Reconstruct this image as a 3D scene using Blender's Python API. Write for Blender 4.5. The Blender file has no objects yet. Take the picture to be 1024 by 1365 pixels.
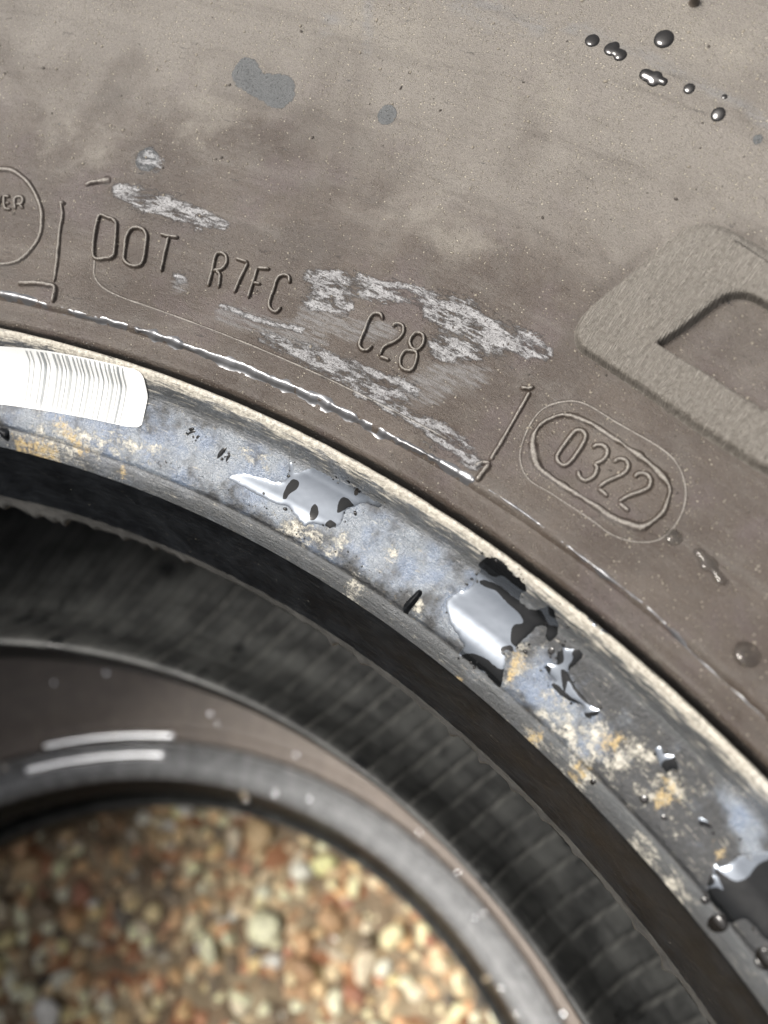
import bpy, math, random, json
import numpy as np
from mathutils import Vector, Matrix
from mathutils.geometry import delaunay_2d_cdt

random.seed(7); np.random.seed(7)
sc = bpy.context.scene
COL = sc.collection
Z0 = 0.400                      # height of the upper bead toe above the gravel

# ------------------------------------------------------------------ camera
cd = bpy.data.cameras.new('Camera'); cam = bpy.data.objects.new('Camera', cd); COL.objects.link(cam)
R = ((0.74142537, 0.59207101, -0.31581694), (-0.67078288, 0.64102305, -0.37301445), (-0.0184051, 0.48840697, 0.87242185))
M = Matrix(R).to_4x4(); M.translation = Vector((0.18112774, 0.0, 0.15207403 + Z0)); cam.matrix_world = M
cd.sensor_fit = 'HORIZONTAL'; cd.sensor_width = 36.0; cd.lens = 36.0 * 1086.85 / 1024
cd.clip_start = 0.004; cd.clip_end = 500
cd.dof.use_dof = True; cd.dof.focus_distance = 0.143; cd.dof.aperture_fstop = 13.0
sc.camera = cam

# ------------------------------------------------------------------ light
SUN_AZ, SUN_EL = math.radians(154), math.radians(57)
w = bpy.data.worlds.new('World'); sc.world = w; w.use_nodes = True
nt = w.node_tree; bg = nt.nodes['Background']
sky = nt.nodes.new('ShaderNodeTexSky'); sky.sky_type = 'NISHITA'; sky.sun_disc = False
sky.sun_elevation = SUN_EL; sky.sun_rotation = math.pi/2 - SUN_AZ
sky.air_density = 1.0; sky.dust_density = 9.0; sky.ozone_density = 0.6
hsv = nt.nodes.new('ShaderNodeHueSaturation'); hsv.inputs['Saturation'].default_value = 0.35      # thin bright cloud: a whiter sky
nt.links.new(sky.outputs[0], hsv.inputs['Color']); nt.links.new(hsv.outputs[0], bg.inputs[0]); bg.inputs[1].default_value = 0.105
sl = bpy.data.lights.new('sun', 'SUN'); sl.energy = 2.6; sl.angle = math.radians(22); sl.color = (1.0, 0.95, 0.88)
so = bpy.data.objects.new('sun', sl); COL.objects.link(so)
sd = Vector((math.cos(SUN_EL)*math.cos(SUN_AZ), math.cos(SUN_EL)*math.sin(SUN_AZ), math.sin(SUN_EL)))
so.rotation_euler = sd.to_track_quat('Z', 'Y').to_euler(); so.location = sd * 3
vs = sc.view_settings; vs.view_transform = 'Standard'; vs.look = 'None'; vs.exposure = 0.72; vs.gamma = 1.0
vs.use_curve_mapping = False

# shapes measured on the tyre: (degrees round the axis, millimetres from the axis[, size in mm])
FEAT = json.loads('{"letters":[["D",[[1,[[30.314,258.44],[29.834,258.84],[29.543,258.51],[29.389,257.58],[29.022,252.79],[29.049,251.7],[29.252,251.17],[29.895,251.21]]]]],["O",[[1,[[28.619,258.08],[28.224,258.28],[27.968,257.5],[27.854,256.3],[27.627,252.75],[27.705,251.42],[28.051,251.01],[28.399,251.53],[28.563,252.61],[28.771,256.37]]]]],["T",[[0,[[27.389,258.21],[26.985,258.26],[26.538,258.49]]],[0,[[26.968,258.13],[26.844,254.98],[26.652,251.37]]]]],["R",[[0,[[24.385,251.3],[24.521,254.17],[24.656,257.14],[24.51,257.95],[24.245,257.68],[24.092,256.48],[24.17,255.16],[24.504,254.43]]],[0,[[24.354,254.6],[24.115,253.92],[23.931,251.63]]]]],["7",[[0,[[23.811,257.83],[23.219,257.81]]],[0,[[23.219,257.81],[23.221,255.0],[23.193,251.69]]]]],["F",[[0,[[22.512,251.59],[22.637,254.7],[22.74,257.44]]],[0,[[22.74,257.44],[22.215,257.96]]],[0,[[22.647,254.68],[22.28,254.85]]]]],["C",[[0,[[21.155,256.69],[21.323,257.77],[21.574,257.72],[21.733,256.75],[21.669,254.68],[21.581,252.2],[21.37,251.13],[21.101,251.11],[21.021,252.37]]]]],["C",[[0,[[16.902,256.95],[17.098,257.63],[17.354,257.24],[17.418,256.0],[17.347,253.94],[17.267,251.62],[17.058,250.78],[16.825,251.07],[16.757,252.27]]]]],["2",[[0,[[16.414,256.48],[16.319,257.36],[16.059,257.39],[15.901,256.23],[15.974,254.71],[16.278,252.73],[16.25,250.96]]],[0,[[16.25,250.96],[15.78,251.09]]]]],["8",[[1,[[15.464,257.09],[15.227,257.47],[15.049,256.94],[14.968,255.8],[15.054,254.7],[15.309,254.72],[15.505,255.66]]],[1,[[15.244,254.16],[15.022,254.29],[14.862,253.16],[14.797,251.39],[15.011,250.73],[15.284,251.03],[15.455,252.14],[15.458,253.6]]]]],["0",[[1,[[8.12,255.94],[7.924,256.02],[7.779,255.45],[7.71,254.1],[7.68,251.29],[7.763,250.09],[7.971,249.85],[8.161,250.33],[8.233,251.38],[8.239,255.08]]]]],["3",[[0,[[7.356,254.6],[7.301,255.39],[7.1,255.89],[6.873,255.56],[6.779,254.47],[6.85,253.35],[6.987,252.8]]],[0,[[6.987,252.8],[6.781,252.4],[6.695,251.09],[6.82,249.86],[7.068,249.75],[7.288,250.62]]]]],["2",[[0,[[6.438,254.53],[6.396,255.4],[6.182,255.86],[5.962,255.32],[5.93,254.03],[6.219,251.5],[6.322,249.95]]],[0,[[6.322,249.95],[5.832,249.65]]]]],["2",[[0,[[5.562,254.37],[5.513,255.33],[5.278,255.82],[5.043,255.33],[4.973,254.06],[5.313,251.52],[5.441,249.83]]],[0,[[5.441,249.83],[4.929,249.66]]]]],["E",[[0,[[34.551,259.39],[34.804,259.15],[34.633,257.1],[34.329,257.0]]],[0,[[34.703,258.05],[34.478,258.1]]]]],["R",[[0,[[34.149,257.06],[34.323,259.1],[34.098,259.75],[33.933,259.12],[33.954,258.32],[34.207,258.16]]],[0,[[34.028,258.24],[33.807,257.49]]]]],["V",[[0,[[35.343,259.19],[34.992,256.88],[35.0,259.37]]]]]],"plate_in":[[9.243,250.44],[9.407,252.54],[9.298,254.65],[8.978,256.51],[8.509,257.4],[7.878,257.78],[6.671,257.69],[5.448,257.39],[4.863,256.92],[4.385,256.05],[4.16,254.13],[4.051,252.08],[4.234,249.04],[4.657,248.0],[5.335,247.37],[5.856,247.31],[6.977,247.09],[7.895,247.18],[8.606,247.65]],"plate_out":[[9.739,253.52],[9.605,256.57],[9.039,259.09],[8.409,260.0],[7.22,260.0],[5.429,260.26],[4.654,259.53],[4.038,257.65],[3.627,255.08],[3.445,251.78],[3.54,249.01],[3.891,247.09],[4.422,245.7],[5.019,245.06],[5.745,245.13],[7.522,244.99],[8.521,244.95],[9.197,246.8],[9.555,249.56]],"oval_left":[[35.37,264.36],[34.766,264.35],[33.939,262.57],[33.254,259.54],[32.871,256.68],[32.663,252.84],[32.81,249.58],[33.18,246.79],[33.913,245.55],[35.221,245.68],[36.278,247.91],[37.185,252.91],[37.35,258.31],[36.9,262.55],[36.164,264.05]],"div_left":[[[32.229,260.08],[31.949,257.46],[31.77,253.54],[31.094,244.1]],[[32.674,242.28],[31.928,242.96],[31.359,243.21],[30.933,243.02],[30.716,240.11]],[[32.316,259.83],[32.09,259.89],[32.034,260.16]]],"div_right":[[[10.443,257.31],[10.131,244.14]],[[10.505,241.75],[10.306,243.17],[10.02,243.71]],[[10.058,243.69],[10.084,241.82],[10.074,240.06]],[[10.839,257.1],[10.562,257.54],[10.398,258.33]]],"big_out":[[10.123,268.27],[10.249,270.3],[10.202,272.84],[9.736,278.48],[9.088,285.32],[8.825,287.73],[8.451,289.45],[7.826,290.13],[7.03,289.98],[4.968,289.61],[2.903,289.51],[2.372,289.18],[2.027,287.61],[2.004,285.33],[1.956,276.55],[1.966,269.35],[2.08,266.97],[2.592,265.65],[3.35,265.54],[5.223,265.56],[7.36,265.99],[9.084,266.43],[9.714,266.75]],"big_in":[[7.563,272.42],[7.488,273.41],[7.336,274.98],[7.101,277.79],[6.867,280.92],[6.684,282.48],[6.421,283.47],[6.132,283.97],[5.625,284.06],[4.798,284.0],[3.925,284.06],[3.567,283.93],[3.41,283.1],[3.395,281.76],[3.417,278.12],[3.46,274.8],[3.504,273.5],[3.612,272.22],[3.996,272.21],[4.506,272.18],[5.488,272.23],[6.475,272.19],[7.143,272.29]],"sky_shine":[[[29.882,264.25,1.87],[28.925,264.0,3.0],[27.497,263.48,3.16],[26.165,262.94,2.65],[24.866,263.08,1.3]],[[29.125,270.8,2.81],[28.621,270.07,1.86]],[[20.481,259.28,2.04],[19.335,259.72,3.64],[17.837,261.32,2.39],[16.055,263.03,2.35],[14.325,262.39,5.0],[13.017,262.34,4.18],[11.539,263.19,3.0],[10.705,263.92,1.49]],[[19.863,255.59,2.81],[18.641,256.9,2.39]],[[14.25,257.08,3.42],[12.865,258.98,1.88]],[[21.101,245.74,1.39],[19.341,246.07,2.74],[17.548,246.07,3.26],[15.864,246.71,2.83],[14.439,247.76,2.42]],[[16.191,244.09,1.7],[13.987,243.6,1.84],[12.608,243.77,2.54],[11.515,243.47,2.7],[10.625,242.26,2.13]],[[25.738,251.14,1.93]],[[23.476,248.72,0.83],[21.832,248.58,0.81],[19.825,249.69,1.0]]],"graystreak":[[[19.847,252.65,3.32],[17.815,253.19,2.84],[16.443,255.83,2.01]],[[14.083,248.87,4.62],[13.384,253.4,3.85],[12.386,255.71,2.7]],[[25.627,250.1,2.22]],[[23.122,247.32,2.55],[18.997,248.82,2.85]]],"clean":[[[26.127,288.26,3.06],[25.647,286.94,2.24],[24.631,286.73,3.47]],[[20.312,287.85,1.95]],[[8.702,303.04,0.84]],[[29.085,270.78,2.58]]],"pale":[[[21.657,293.66,1.08]],[[20.172,299.43,4.63],[22.911,301.07,6.4]],[[16.414,298.44,5.9],[15.129,296.88,4.35]],[[15.416,273.02,5.48],[17.648,275.88,4.24]],[[10.433,314.47,5.9],[12.858,314.82,7.53]],[[32.776,272.31,6.81],[30.673,271.14,4.96]],[[27.378,280.54,8.06]]],"smear":[[[22.533,303.98,1.45],[21.891,296.17,1.56]],[[23.627,299.19,3.53]],[[19.208,306.68,4.67],[16.52,306.79,2.12]],[[15.611,308.08,1.81],[13.039,308.02,1.47],[10.353,306.33,1.43],[8.641,305.03,1.41]]],"mud_shade":[[[10.017,265.54,3.85],[10.296,275.48,2.37],[9.401,284.7,2.14]],[[27.989,259.36,4.66],[22.944,261.21,5.84],[19.858,267.04,5.69]],[[31.243,279.96,4.24]],[[17.538,253.73,4.04],[15.058,255.64,2.63]],[[10.123,268.27,2.6],[10.249,270.3,2.6],[10.202,272.84,2.6],[9.736,278.48,2.6],[9.088,285.32,2.6],[8.825,287.73,2.6],[8.451,289.45,2.6],[7.826,290.13,2.6],[7.03,289.98,2.6],[4.968,289.61,2.6],[2.903,289.51,2.6],[2.372,289.18,2.6],[2.027,287.61,2.6],[2.004,285.33,2.6],[1.956,276.55,2.6],[1.966,269.35,2.6],[2.08,266.97,2.6],[2.592,265.65,2.6],[3.35,265.54,2.6],[5.223,265.56,2.6],[7.36,265.99,2.6],[9.084,266.43,2.6],[9.714,266.75,2.6],[10.123,268.27,2.6]],[[6.6,277.5,6.5],[4.0,277.5,6.5]]],"film":[[[30.842,221.85,7.01],[25.068,222.24,6.52],[20.589,226.24,6.84],[16.571,226.17,6.55],[12.57,225.96,5.69],[9.927,226.46,4.95]],[[6.65,225.5,6.08],[8.453,224.91,4.92]],[[4.214,223.23,3.64],[1.019,222.63,3.62]],[[-4.149,230.78,3.51],[-6.084,226.32,1.69]]],"rust":[[[4.77,223.97,1.7],[4.59,221.53,0.98]],[[2.394,218.13,1.49]],[[0.226,218.88,1.6]],[[0.202,224.04,1.92],[0.044,225.23,0.96]],[[-2.395,224.88,1.92],[-2.5,223.25,1.21]],[[29.237,222.53,1.22],[27.808,219.75,1.51]],[[25.445,218.72,1.03]],[[29.615,218.03,2.18],[31.353,218.0,1.59]],[[6.342,217.53,0.78]],[[10.539,215.11,0.75]],[[-5.036,224.27,0.97]]],"cream":[[[11.405,249.29,0.3125]],[[4.803,224.09,3.3375]],[[2.609,222.15,2.725],[0.449,221.87,5.2875000000000005],[-0.875,225.16,3.0]],[[-2.395,224.88,3.9124999999999996]],[[2.445,218.09,2.175]],[[-0.005,218.41,2.4625]],[[29.911,219.29,3.7119999999999997],[27.475,221.12,2.872],[23.947,223.44,1.8239999999999998]],[[18.805,227.99,1.7120000000000002],[20.02,228.14,1.08]],[[16.662,221.31,1.904],[13.941,222.28,2.064]],[[9.367,221.62,1.25]],[[12.438,218.28,2.2625]],[[11.664,225.31,1.575]],[[-3.018,217.76,1.5875],[-5.398,217.72,1.6]]],"pools":{"main":{"out":[[8.525,224.11],[8.41,226.19],[8.06,227.78],[8.067,229.42],[8.05,230.21],[8.246,230.62],[7.877,231.44],[7.394,231.71],[6.889,231.45],[6.33,231.37],[5.955,231.08],[6.138,230.67],[5.977,230.22],[5.585,230.19],[5.311,230.62],[5.063,231.07],[4.793,231.16],[4.529,230.93],[4.307,230.54],[4.131,229.49],[4.254,228.51],[4.477,228.66],[4.658,229.56],[4.88,229.39],[4.97,228.59],[5.022,227.37],[5.072,226.03],[5.04,225.18],[4.871,224.89],[5.051,224.42],[5.088,223.51],[4.995,222.47],[4.914,221.57],[4.77,220.55],[4.737,219.7],[5.463,219.98],[6.253,219.89],[6.734,219.77],[6.926,219.92],[6.897,220.94],[7.299,221.39],[7.934,222.24],[8.22,223.12]],"dark":[[[7.833,229.19],[7.626,229.78],[7.054,230.14],[6.308,230.11],[5.882,230.28],[5.421,230.58],[5.068,230.61],[4.656,230.14],[4.254,230.5],[4.081,229.48],[4.268,228.36],[4.533,228.83],[4.648,229.38],[4.88,229.39],[4.975,228.39],[5.009,227.12],[5.08,225.59],[5.355,225.3],[5.626,226.27],[5.734,227.4],[5.504,228.33],[5.789,228.9],[6.439,229.08],[7.064,229.36],[7.643,228.97]],[[5.582,223.6],[5.565,224.32],[5.38,224.99],[5.203,224.95],[5.123,224.3],[5.346,223.35]],[[6.774,219.84],[6.391,220.94],[5.807,221.47],[5.214,221.51],[4.899,221.93],[4.746,220.44],[4.705,219.7],[5.449,219.91],[6.239,219.82]],[[8.333,230.6],[7.889,231.51],[7.359,231.74],[6.86,231.54],[6.302,231.45],[5.923,231.07],[6.146,230.88],[6.713,230.88],[7.117,230.86],[7.433,230.55],[7.94,230.52]],[[5.046,231.02],[4.907,231.23],[4.529,230.93],[4.586,230.74],[4.861,230.77]]]},"second":{"out":[[3.827,229.56],[3.702,229.62],[3.602,229.21],[3.346,229.82],[3.19,230.16],[2.939,229.74],[2.922,228.51],[2.975,227.24],[2.668,226.64],[2.239,226.34],[1.758,225.93],[1.474,225.88],[1.191,226.42],[1.135,225.32],[1.355,224.37],[1.537,224.5],[1.822,225.15],[2.363,224.22],[2.797,224.03],[3.22,224.4],[3.202,225.13],[3.569,225.25],[3.826,225.85],[3.795,226.37],[3.587,226.96],[3.785,228.07],[3.75,228.77],[3.9,229.15]],"dark":[[[3.299,229.99],[2.938,229.81],[2.928,228.37],[2.959,227.3],[3.134,227.78],[3.163,228.75],[3.331,229.29]],[[3.79,228.04],[3.726,228.92],[3.369,227.69],[3.573,226.89]],[[3.807,226.03],[3.578,226.08],[3.516,225.36],[3.69,225.28]],[[3.249,226.85],[3.037,227.1],[2.678,226.6],[2.239,226.34],[1.598,225.85],[1.884,225.66],[2.4,225.88],[2.787,226.28],[2.624,224.89],[3.024,225.93]],[[3.257,224.56],[2.948,225.04],[2.448,224.96],[1.849,225.27],[2.349,224.16],[2.787,223.99]],[[1.561,224.6],[1.189,226.14],[1.116,225.32],[1.345,224.33]],[[3.941,229.3],[3.733,229.81],[3.628,229.41],[3.805,228.94]]]},"left":{"out":[[20.142,223.75],[19.519,225.34],[18.671,225.91],[17.631,226.51],[17.495,227.71],[17.641,229.41],[17.449,229.58],[17.139,228.75],[16.623,230.06],[16.076,230.36],[15.487,230.34],[14.531,230.51],[13.954,230.53],[13.327,230.43],[12.975,230.41],[12.993,229.94],[13.757,229.24],[14.141,227.97],[14.337,226.72],[14.221,225.37],[14.596,223.94],[14.895,223.89],[15.437,223.42],[15.797,222.4],[16.439,223.2],[16.938,223.77],[17.389,223.34],[18.317,223.3],[19.364,223.34]],"dark":[[[17.257,224.58],[17.308,226.0],[17.227,227.24],[17.107,227.79],[16.838,227.68],[16.806,226.74],[17.036,225.52],[17.085,224.8]],[[15.689,223.71],[15.834,225.32],[15.731,226.11],[15.469,225.46],[15.413,224.56],[15.483,223.89]],[[14.661,226.61],[14.784,228.15],[14.61,228.92],[14.117,228.56],[14.309,227.77],[14.473,226.95]],[[14.913,224.12],[14.791,225.15],[14.452,225.07],[14.574,224.11]]]},"corner":{"out":[[-5.65,220.27],[-5.433,220.85],[-5.336,221.68],[-5.378,222.03],[-5.22,222.39],[-5.162,223.06],[-5.382,223.62],[-5.416,224.71],[-5.34,225.44],[-5.366,226.53],[-5.465,227.57],[-5.711,228.41],[-5.874,228.82],[-6.445,229.41],[-7.232,228.12],[-7.952,224.87],[-8.032,222.65],[-7.872,221.76],[-7.587,221.73],[-7.168,221.59],[-6.973,221.05],[-6.948,219.96],[-6.504,219.92],[-6.106,219.9]],"dark":[[[-5.663,220.28],[-5.719,221.32],[-5.912,221.78],[-5.404,222.3],[-5.222,222.66],[-5.322,222.92],[-5.631,223.05],[-5.972,223.67],[-6.054,225.08],[-5.961,226.74],[-6.046,228.27],[-6.462,229.33],[-7.232,228.12],[-7.952,224.87],[-8.032,222.65],[-7.879,221.73],[-7.595,221.7],[-7.176,221.56],[-6.981,221.02],[-6.956,219.93],[-6.512,219.89],[-6.114,219.88]],[[-5.433,220.85],[-5.323,221.76],[-5.452,221.89],[-5.601,221.49],[-5.571,220.81]]]},"patch":{"out":[[-1.061,227.34],[-1.134,228.02],[-1.414,227.9],[-1.727,228.32],[-2.13,227.49],[-1.967,227.1],[-1.951,226.35],[-1.73,226.34],[-1.443,226.55]],"dark":[[[-1.566,226.84],[-1.681,227.98],[-1.809,228.25],[-2.154,227.47],[-1.979,227.11],[-1.961,226.31],[-1.72,226.3]]]},"slit":{"out":[[-3.578,225.18],[-3.68,225.76],[-3.895,226.02],[-4.148,225.93],[-4.289,225.9],[-4.109,225.28],[-3.943,224.89]],"dark":[[[-3.774,225.13],[-3.927,225.58],[-4.148,225.93],[-4.298,225.86],[-4.119,225.24],[-3.952,224.85]]]},"strip":{"out":[[4.244,232.88],[3.974,233.03],[3.427,232.86],[2.96,232.69],[2.378,234.12],[2.188,233.07],[2.447,232.68],[2.869,232.19],[3.387,232.2],[3.84,232.33],[4.199,232.39]],"dark":[]},"leafa":{"out":[[22.717,226.89],[22.722,227.44],[22.543,228.11],[22.356,228.04],[22.572,227.47]],"dark":[[[22.741,226.85],[22.757,227.51],[22.548,228.16],[22.342,228.08],[22.567,227.42]]]},"leafb":{"out":[[22.281,226.94],[22.259,227.63],[22.047,228.0],[22.04,227.68],[22.158,227.13]],"dark":[[[22.305,226.9],[22.278,227.65],[22.039,228.08],[22.02,227.66],[22.153,227.08]]]},"leafc":{"out":[[20.967,225.67],[20.961,226.68],[20.838,227.39],[20.658,227.68],[20.693,227.01],[20.806,226.21]],"dark":[[[20.993,225.59],[20.981,226.69],[20.844,227.44],[20.65,227.77],[20.673,226.99],[20.799,226.16]]]},"leafd":{"out":[[20.492,225.74],[20.536,226.31],[20.455,226.98],[20.365,227.06],[20.386,226.42]],"dark":[[[20.5,225.65],[20.571,226.38],[20.461,227.03],[20.357,227.15],[20.366,226.4]]]}},"drops":[[[14.776,307.38,1.27]],[[14.076,307.1,1.33],[13.746,306.7,1.18],[14.047,307.72,0.89]],[[12.782,311.1,1.63]],[[12.713,305.3,1.02],[12.395,305.23,1.31],[12.095,305.23,0.72]],[[11.292,305.6,0.94]],[[10.115,303.96,1.14]],[[-2.046,222.02,0.73]],[[-6.696,218.98,1.24]],[[-8.138,220.63,0.75],[-8.402,220.24,1.12]],[[2.267,250.93,0.84],[1.789,250.47,1.44],[1.166,249.88,1.08]],[[3.238,250.52,1.44]],[[-1.016,243.64,2.0]],[[-0.359,219.11,0.49]],[[14.228,230.09,0.57]],[[10.231,306.33,0.5]],[[3.985,227.78,0.6]],[[-5.866,219.51,0.62]],[[-2.935,222.24,0.48]]],"line":[[[33.431,240.3],[32.132,240.24],[30.95,239.79]],[[30.353,239.87],[28.539,239.76],[25.927,239.92],[22.165,239.68],[18.473,239.76],[14.822,239.75],[12.714,240.04],[11.317,240.16],[10.151,240.32]],[[9.526,240.32],[7.866,240.31],[6.112,240.04],[4.417,239.92],[2.123,239.95],[-0.213,239.48],[-2.793,239.56]]],"sticker":[[32.659,230.79],[30.23,231.15],[27.907,231.46],[25.795,231.9],[25.3,231.86],[25.054,231.32],[25.134,230.0],[25.053,227.81],[25.197,226.29],[25.696,225.39],[28.539,224.19],[32.556,223.03]],"tick":[[[9.877,219.92],[9.77,221.63],[9.683,223.61]],[[32.429,219.34],[31.864,218.84]]],"nub":[[12.554,317.63]],"dash":[[31.461,264.04],[30.913,265.06],[30.349,265.9]],"drops2":[[52.22,267.69,1.72],[58.2,266.24,1.31],[39.5,249.0,1.46],[38.36,245.15,1.24],[27.82,239.87,1.62],[34.06,216.8,1.94],[29.07,220.55,1.87],[24.42,223.8,1.65],[-1.11,231.45,1.59],[-0.84,227.79,1.21],[-6.87,216.34,1.27],[-8.47,218.41,1.44],[-11.64,218.55,1.64],[-13.94,236.05,1.6],[65.45,231.39,1.34],[10.15,237.54,1.0],[3.93,234.97,0.99]]}')
T2_SHIFT = (-0.0061, -0.0051)

# ------------------------------------------------------------------ node helper
def lin(c): return tuple((x/12.92 if x <= .04045 else ((x+.055)/1.055)**2.4) for x in [v/255 for v in c])
class NB:
    def __init__(s, name):
        s.m = bpy.data.materials.new(name); s.m.use_nodes = True; s.t = s.m.node_tree
        s.b = s.t.nodes['Principled BSDF']; s.uv = None
    def n(s, t, **k):
        x = s.t.nodes.new(t)
        for a, v in k.items(): setattr(x, a, v)
        return x
    def put(s, sock, v):
        if v is None: return
        if isinstance(v, bpy.types.NodeSocket): s.t.links.new(v, sock)
        else:
            if isinstance(v, (tuple, list)) and len(v) == 3 and len(sock.default_value) == 4: v = (*v, 1)
            sock.default_value = v
    def math(s, op, a, b=None, c=None, clamp=False):
        x = s.n('ShaderNodeMath', operation=op, use_clamp=clamp)
        for i, v in enumerate((a, b, c)): s.put(x.inputs[i], v)
        return x.outputs[0]
    def mix(s, f, a, b):
        x = s.n('ShaderNodeMix', data_type='RGBA'); s.put(x.inputs[0], f); s.put(x.inputs[6], a); s.put(x.inputs[7], b)
        return x.outputs[2]
    def fmix(s, f, a, b):
        x = s.n('ShaderNodeMix', data_type='FLOAT'); s.put(x.inputs[0], f); s.put(x.inputs[2], a); s.put(x.inputs[3], b)
        return x.outputs[0]
    def ss(s, v, lo, hi, a=0.0, b=1.0):
        x = s.n('ShaderNodeMapRange', interpolation_type='SMOOTHSTEP'); s.put(x.inputs[0], v)
        for i, q in enumerate((lo, hi, a, b)): s.put(x.inputs[i+1], q)
        return x.outputs[0]
    def attr(s, nm): return s.n('ShaderNodeAttribute', attribute_name=nm).outputs['Fac']
    def co(s, sx=1, sy=1, off=0):        # surface coordinates in millimetres: x along the circumference, y along the profile
        u = s.n('ShaderNodeUVMap').outputs[0]
        x = s.n('ShaderNodeMapping'); s.put(x.inputs[0], u); x.inputs[3].default_value = (1000*sx, 1000*sy, 1); x.inputs[1].default_value = (off, off*.37, 0)
        return x.outputs[0]
    def oco(s, k=1000.0):
        u = s.n('ShaderNodeTexCoord').outputs['Object']
        x = s.n('ShaderNodeMapping'); s.put(x.inputs[0], u); x.inputs[3].default_value = (k, k, k)
        return x.outputs[0]
    def noise(s, co, sc, det=3, rough=.55, dist=0):
        x = s.n('ShaderNodeTexNoise'); s.put(x.inputs['Vector'], co); x.inputs['Scale'].default_value = sc
        x.inputs['Detail'].default_value = det; x.inputs['Roughness'].default_value = rough; x.inputs['Distortion'].default_value = dist
        return x.outputs[0]
    def vor(s, co, sc, out='Distance', feature='F1'):
        x = s.n('ShaderNodeTexVoronoi', feature=feature); s.put(x.inputs['Vector'], co); x.inputs['Scale'].default_value = sc
        return x.outputs[out]
    def bump(s, h, dist=.0003, st=1.0, nrm=None):
        x = s.n('ShaderNodeBump'); s.put(x.inputs['Height'], h); x.inputs['Distance'].default_value = dist; s.put(x.inputs['Strength'], st)
        if nrm: s.put(x.inputs['Normal'], nrm)
        return x.outputs[0]
    def gain(s, c, g):
        x = s.n('ShaderNodeVectorMath', operation='SCALE'); s.put(x.inputs[0], c); s.put(x.inputs['Scale'], g); return x.outputs[0]
    def out(s, col=None, rough=None, nrm=None, ior=None, spec=None):
        s.put(s.b.inputs['Base Color'], col); s.put(s.b.inputs['Roughness'], rough); s.put(s.b.inputs['Normal'], nrm)
        s.put(s.b.inputs['IOR'], ior); s.put(s.b.inputs['Specular IOR Level'], spec)
        return s.m

def thr(n, mask, noise, lo, hi, k=1.0):
    """mask (0..1) broken up by noise, then thresholded"""
    return n.ss(n.math('ADD', mask, n.math('MULTIPLY', n.math('SUBTRACT', noise, .5), k*2.6)), lo, hi)

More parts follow.
